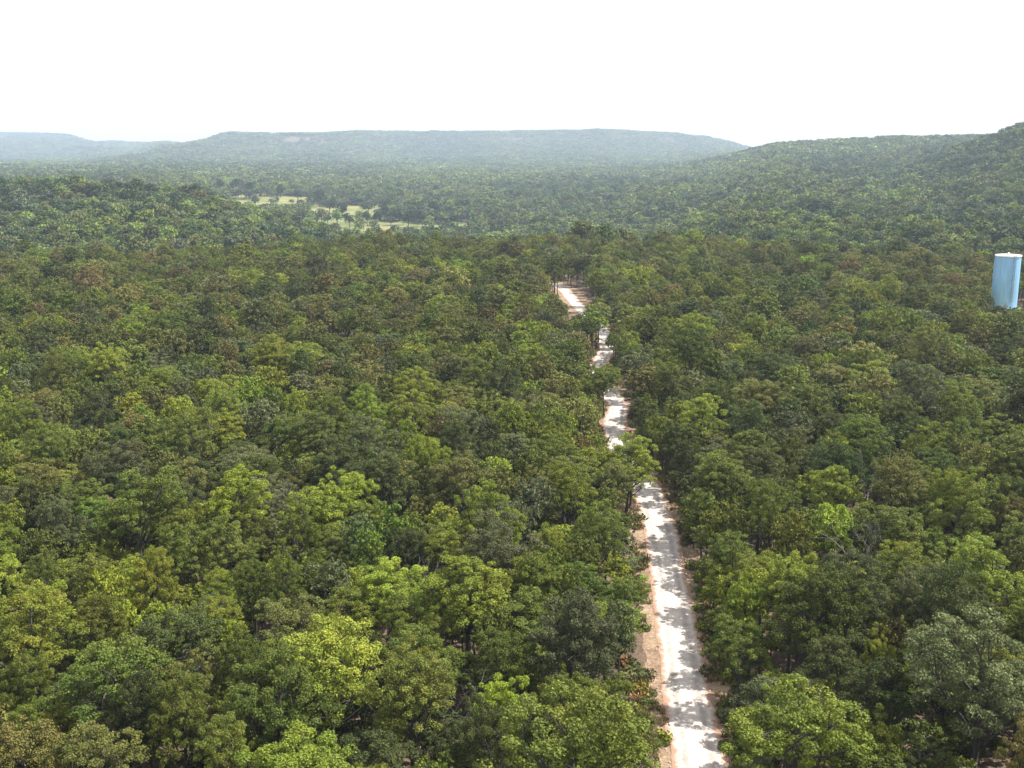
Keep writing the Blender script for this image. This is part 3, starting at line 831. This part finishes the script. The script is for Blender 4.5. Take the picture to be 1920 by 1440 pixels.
for i, (x, y, s) in enumerate(MT):
    root = bpy.data.objects.new('meadow_tree', None); root.location = (x, y, float(height(x, y)))
    root.rotation_euler = (0, 0, rng.uniform(0, 6.28)); root.scale = (s * rng.uniform(0.8, 1.15), s * rng.uniform(0.8, 1.15), s * rng.uniform(0.8, 1.1)); COL.objects.link(root)
    tag(root, 'dark tree on the valley meadow, %s from the left' % ORD[i], 'tree', 'lone trees on the valley meadow')
    cm, tm = MEAD_T[i % 4]
    link('trunk', tm, root); c = link('crown', cm, root); c['tint'] = vary((0.045, 0.062, 0.026))

# ------------------------------------------------------------------ undergrowth, stones, fallen wood
def bush_mesh(n, R, leaf, flat):
    d = rand_dirs(n, 0.5)
    p = d * R * rng.uniform(0.45, 1, (n, 1)) * np.array([1, 1, flat]); p[:, 2] = np.abs(p[:, 2]) + 0.05
    nn = d + rng.normal(size=(n, 3)) * 0.5; nn /= np.linalg.norm(nn, axis=1)[:, None]
    v, q = leaf_faces(p, nn, leaf * rng.uniform(0.6, 1.3, n))
    return mesh_np('bush', v, [q], [M_GRASS], {'shade': rng.random(n), 'clump': rng.random(n)}, smooth=np.zeros(n))
def tuft_mesh():
    n = 26
    th = rng.uniform(0, 6.28, n); ln = rng.uniform(0.25, 0.6, n); tilt = rng.uniform(0.1, 0.8, n)
    b = np.column_stack([rng.normal(0, .08, n), rng.normal(0, .08, n), np.zeros(n)])
    d = np.column_stack([np.cos(th) * np.sin(tilt), np.sin(th) * np.sin(tilt), np.cos(tilt)])
    w = np.column_stack([-np.sin(th), np.cos(th), np.zeros(n)]) * 0.025
    v = np.stack([b - w, b + w, b + d * ln[:, None] * 0.6 + w * 0.7, b + d * ln[:, None] * 0.6 - w * 0.7], 1).reshape(-1, 3)
    return mesh_np('tuft', v, [np.arange(4 * n).reshape(n, 4)], [M_GRASS], {'shade': rng.random(n), 'clump': rng.random(n)}, smooth=np.zeros(n))
C_UND = proto_collection('ground_plants', [bush_mesh(150, 0.55, 0.16, 0.8), bush_mesh(200, 0.7, 0.17, 0.7), bush_mesh(110, 0.4, 0.14, 0.9), tuft_mesh(), tuft_mesh(), tuft_mesh()])
pts, pick, rot, scl, tint = [], [], [], [], []
for it in range(11000):
    if it < 7400:
        k = int(rng.integers(0, len(TR) - 1)); off = rng.choice([-1, 1]) * (rng.uniform(2.2, 3.9) if rng.random() < 0.4 else 1.75 + abs(rng.normal()) * 2.2)
        x, y = TR[k, 0] + off, TR[k, 1]
        if y < 40 or y > 240: continue
    else:
        y = 42 + 130 * rng.random() ** 0.6; x = rng.uniform(-0.52 * y - 4, 0.52 * y + 4)
    td = track_dist(x, y)[0]
    if td < 1.75: continue
    if td < 5 and float(fbm(np.array(x / 3.0 + 11), np.array(y / 5.0 + 4), 3)) < -0.08: continue
    woody = rng.random() < (0.16 if td < 4 else 0.5)
    pts.append((x, y, float(height(x, y)) + 0.02)); pick.append(int(rng.integers(0, 3) if woody else rng.integers(3, 6)))
    rot.append((0, 0, rng.uniform(0, 6.28))); s = rng.uniform(0.5, 1.7) if woody else rng.uniform(0.7, 1.6); scl.append((s * rng.uniform(0.7, 1.4), s, s * rng.uniform(0.6, 1.2)))
    tint.append(vary(TINTS[TN[int(rng.integers(0, 6))]] if woody else (0.25, 0.20, 0.09) if rng.random() < 0.55 else (0.14, 0.15, 0.04), 0.15))
scatter('undergrowth', 'low bushes and dry grass tufts on the verges and under the oaks', pts, pick, rot, scl, tint, C_UND)

def stone_mesh():
    th = np.linspace(0, 2 * math.pi, 9)[:-1]
    v = [np.array([[0, 0, -0.5]])]
    for z, r in ((-0.3, 0.8), (0.15, 0.95), (0.5, 0.55)):
        rr = r * rng.uniform(0.75, 1.15, 8); v.append(np.column_stack([np.cos(th) * rr, np.sin(th) * rr * 0.75, np.full(8, z * 0.6) + rng.normal(0, .05, 8)]))
    v.append(np.array([[0, 0, 0.38]])); v = np.concatenate(v)
    k = np.arange(8); k2 = (k + 1) % 8
    qs = np.concatenate([np.stack([1 + 8 * r + k, 1 + 8 * r + k2, 9 + 8 * r + k2, 9 + 8 * r + k], 1) for r in (0, 1)])
    tr = np.concatenate([np.stack([np.zeros(8, int), 1 + k2, 1 + k], 1), np.stack([np.full(8, 25), 17 + k, 17 + k2], 1)])
    return mesh_np('stone', v, [qs, tr], [M_STONE], smooth=np.zeros(32))
C_ST = proto_collection('stones', [stone_mesh() for _ in range(5)])
pts, pick, rot, scl = [], [], [], []
for it in range(2600):
    k = int(rng.integers(0, len(TR) - 1))
    off = rng.choice([-1, 1]) * (1.35 + abs(rng.normal()) * (1.1 if it < 1500 else 3.5))
    x, y = TR[k, 0] + off, TR[k, 1]
    if y < 45 or y > 230: continue
    s = float(np.clip(rng.lognormal(-2.6, 0.5), 0.03, 0.34))
    pts.append((x, y, float(height(x, y)) + 0.05)); pick.append(int(rng.integers(5))); rot.append((rng.normal() * .3, rng.normal() * .3, rng.uniform(0, 6.28))); scl.append((s, s, s))
scatter('loose_stones', 'pale sandstone rubble strewn along the edges of the track', pts, pick, rot, scl, np.full((len(pts), 3), 0.3), C_ST)

FB = [(2.8, 66.5, 0.5, 3.0, 'at the bottom left of the track'), (17.0, 66.5, 1.9, 2.4, 'under the oaks right of the track'), (15.8, 73.5, 0.2, 1.8, 'on the shaded verge right of the track'), (8.6, 72.0, 2.3, 1.6, 'on the open dirt left of the track')]
for x, y, a, L_, w_ in FB:
    A = Acc()
    e = np.array([math.cos(a), math.sin(a), 0.05]) * L_
    p = bend(np.zeros(3), e, 7, 0.06)
    A.add(*tube(p, np.linspace(0.09, 0.04, 7), 6))
    for k in (2, 3, 4, 5):
        d = np.array([math.cos(a + rng.choice([-1, 1]) * 0.8), math.sin(a + rng.choice([-1, 1]) * 0.8), 0.35]) * L_ * rng.uniform(0.2, 0.4)
        A.add(*tube(bend(p[k], p[k] + d, 4, 0.08), np.linspace(0.035, 0.012, 4), 5))
    v, q = A.done()
    o = link('fallen_branch', mesh_np('fallen_branch', v, [q], [M_DEAD]), loc=(x, y, float(height(x, y)) + 0.12))
    tag(o, 'bleached fallen branch lying ' + w_, 'branch', 'fallen branches by the track')

# ------------------------------------------------------------------ water tank
def lathe(profile, seg=64):
    th = np.arange(seg) * 2 * math.pi / seg
    v = np.concatenate([np.column_stack([np.cos(th) * r, np.sin(th) * r, np.full(seg, z)]) for r, z in profile])
    k = np.arange(seg); k2 = (k + 1) % seg
    q = np.concatenate([np.stack([i * seg + k, i * seg + k2, (i + 1) * seg + k2, (i + 1) * seg + k], 1) for i in range(len(profile) - 1)])
    return v, q
def box(c, s):
    c, s = np.asarray(c), np.asarray(s) / 2
    v = np.array([(a, b, d) for a in (-1, 1) for b in (-1, 1) for d in (-1, 1)]) * s + c
    return v, np.array([(0, 1, 3, 2), (4, 6, 7, 5), (0, 4, 5, 1), (2, 3, 7, 6), (0, 2, 6, 4), (1, 5, 7, 3)])
TR_, TH_ = 2.8, 13.0
zt = float(height(*TANK))
tank = bpy.data.objects.new('water_tank', None); tank.location = (TANK[0], TANK[1], zt); COL.objects.link(tank)
tag(tank, 'tall sky blue steel water tank with white rimmed roof standing among the oaks', 'water tank')
face = math.atan2(-TANK[1], -TANK[0])                    # towards the overlook
def tpart(name, v, q, mat, smooth=True):
    return link(name, mesh_np(name, v, [q], [mat], smooth=np.full(len(q), smooth)), tank)
tpart('foundation', *lathe([(3.5, -0.3), (3.5, 0.22), (3.38, 0.28), (0.05, 0.28)]), M_CONC, False)
tpart('skirt', *lathe([(TR_ + 0.06, 0.283), (TR_ + 0.06, 0.36), (TR_ + 0.005, 0.37)]), M_BLUE, False)
tpart('shell', *lathe([(TR_, 0.284), (TR_, TH_ - 0.25)], 96), M_BLUE)
for k in range(1, 6):
    z = 0.3 + k * 2.12
    tpart('weld_seam', *lathe([(TR_ + 0.002, z - 0.04), (TR_ + 0.018, z - 0.03), (TR_ + 0.018, z + 0.03), (TR_ + 0.002, z + 0.04)], 96), M_BLUE, False)
tpart('rim', *lathe([(TR_ + 0.004, TH_ - 0.34), (TR_ + 0.12, TH_ - 0.32), (TR_ + 0.13, TH_ - 0.02), (TR_ + 0.02, TH_)]), M_WHITE, False)
tpart('roof', *lathe([(TR_ + 0.02, TH_), (TR_ * 0.6, TH_ + 0.12), (0.3, TH_ + 0.22), (0.01, TH_ + 0.23)]), M_WHITE)
tpart('vent', *lathe([(0.16, TH_ + 0.18), (0.16, TH_ + 0.42), (0.27, TH_ + 0.43), (0.22, TH_ + 0.52), (0.01, TH_ + 0.56)], 20), M_WHITE)
A = Acc()
la = face + 0.5
ca, sa = math.cos(la), math.sin(la)
for s_ in (-0.24, 0.24):
    bx, by = ca * (TR_ + 0.2) - sa * s_, sa * (TR_ + 0.2) + ca * s_
    A.add(*tube([(bx, by, 2.2), (bx, by, 7), (bx, by, TH_ + 0.9)], [0.035] * 3, 6))
for z in np.arange(2.4, TH_ + 0.6, 0.32):
    A.add(*tube([(ca * (TR_ + 0.2) - sa * s_, sa * (TR_ + 0.2) + ca * s_, z) for s_ in (-0.24, 0, 0.24)], [0.018] * 3, 5))
lad = tpart('ladder', *A.done(), M_STEEL)
A = Acc()
for z in np.arange(4.6, TH_ + 0.6, 1.0):
    th = np.linspace(-1.9, 1.9, 11)
    A.add(*tube([(ca * (TR_ + 0.25 + 0.36 * math.cos(a)) - sa * 0.36 * math.sin(a), sa * (TR_ + 0.25 + 0.36 * math.cos(a)) + ca * 0.36 * math.sin(a), z) for a in th], [0.02] * 11, 4))
link('safety_cage', mesh_np('safety_cage', *[(lambda vq: (vq[0], [vq[1]]))(A.done())][0], [M_STEEL]), lad)
ha = face + 0.12
A = Acc()
c0 = np.array([math.cos(ha), math.sin(ha), 0])
A.add(*tube([c0 * (TR_ - 0.05) + (0, 0, 1.15), c0 * (TR_ + 0.22) + (0, 0, 1.15)], [0.42, 0.42], 20))
A.add(*tube([c0 * (TR_ + 0.20) + (0, 0, 1.15), c0 * (TR_ + 0.27) + (0, 0, 1.15), c0 * (TR_ + 0.272) + (0, 0, 1.15)], [0.5, 0.5, 0.01], 20))
tpart('hatch', *A.done(), M_STEEL, False)
oa = face - 1.2
c0 = np.array([math.cos(oa), math.sin(oa), 0])
tpart('overflow_pipe', *tube([c0 * (TR_ - 0.1) + (0, 0, TH_ - 0.7), c0 * (TR_ + 0.2) + (0, 0, TH_ - 0.75), c0 * (TR_ + 0.26) + (0, 0, TH_ - 1.1), c0 * (TR_ + 0.26) + (0, 0, 6), c0 * (TR_ + 0.26) + (0, 0, 0.5), c0 * (TR_ + 0.6) + (0, 0, 0.32)], [0.11] * 6, 10), M_BLUE)
# control cabinet and valve pipe beside the tank
cab = bpy.data.objects.new('control_cabinet', None); cab.location = (TANK[0] + 4.4, TANK[1] - 2.6, zt); cab.rotation_euler = (0, 0, 0.5); COL.objects.link(cab)
tag(cab, 'small pale metal cabinet on posts at the foot of the water tank', 'cabinet')
link('body', mesh_np('cabinet_body', *[(lambda b: (b[0], [b[1]]))(box((0, 0, 1.25), (0.9, 0.5, 1.1)))][0], [M_WHITE], smooth=np.zeros(6)), cab)
link('door', mesh_np('cabinet_door', *[(lambda b: (b[0], [b[1]]))(box((0, -0.265, 1.25), (0.78, 0.03, 0.98)))][0], [M_WHITE], smooth=np.zeros(6)), cab)
for s_ in (-0.35, 0.35):
    link('post', mesh_np('cabinet_post', *[(lambda b: (b[0], [b[1]]))(box((s_, 0, 0.25), (0.08, 0.08, 0.9)))][0], [M_STEEL], smooth=np.zeros(6)), cab)
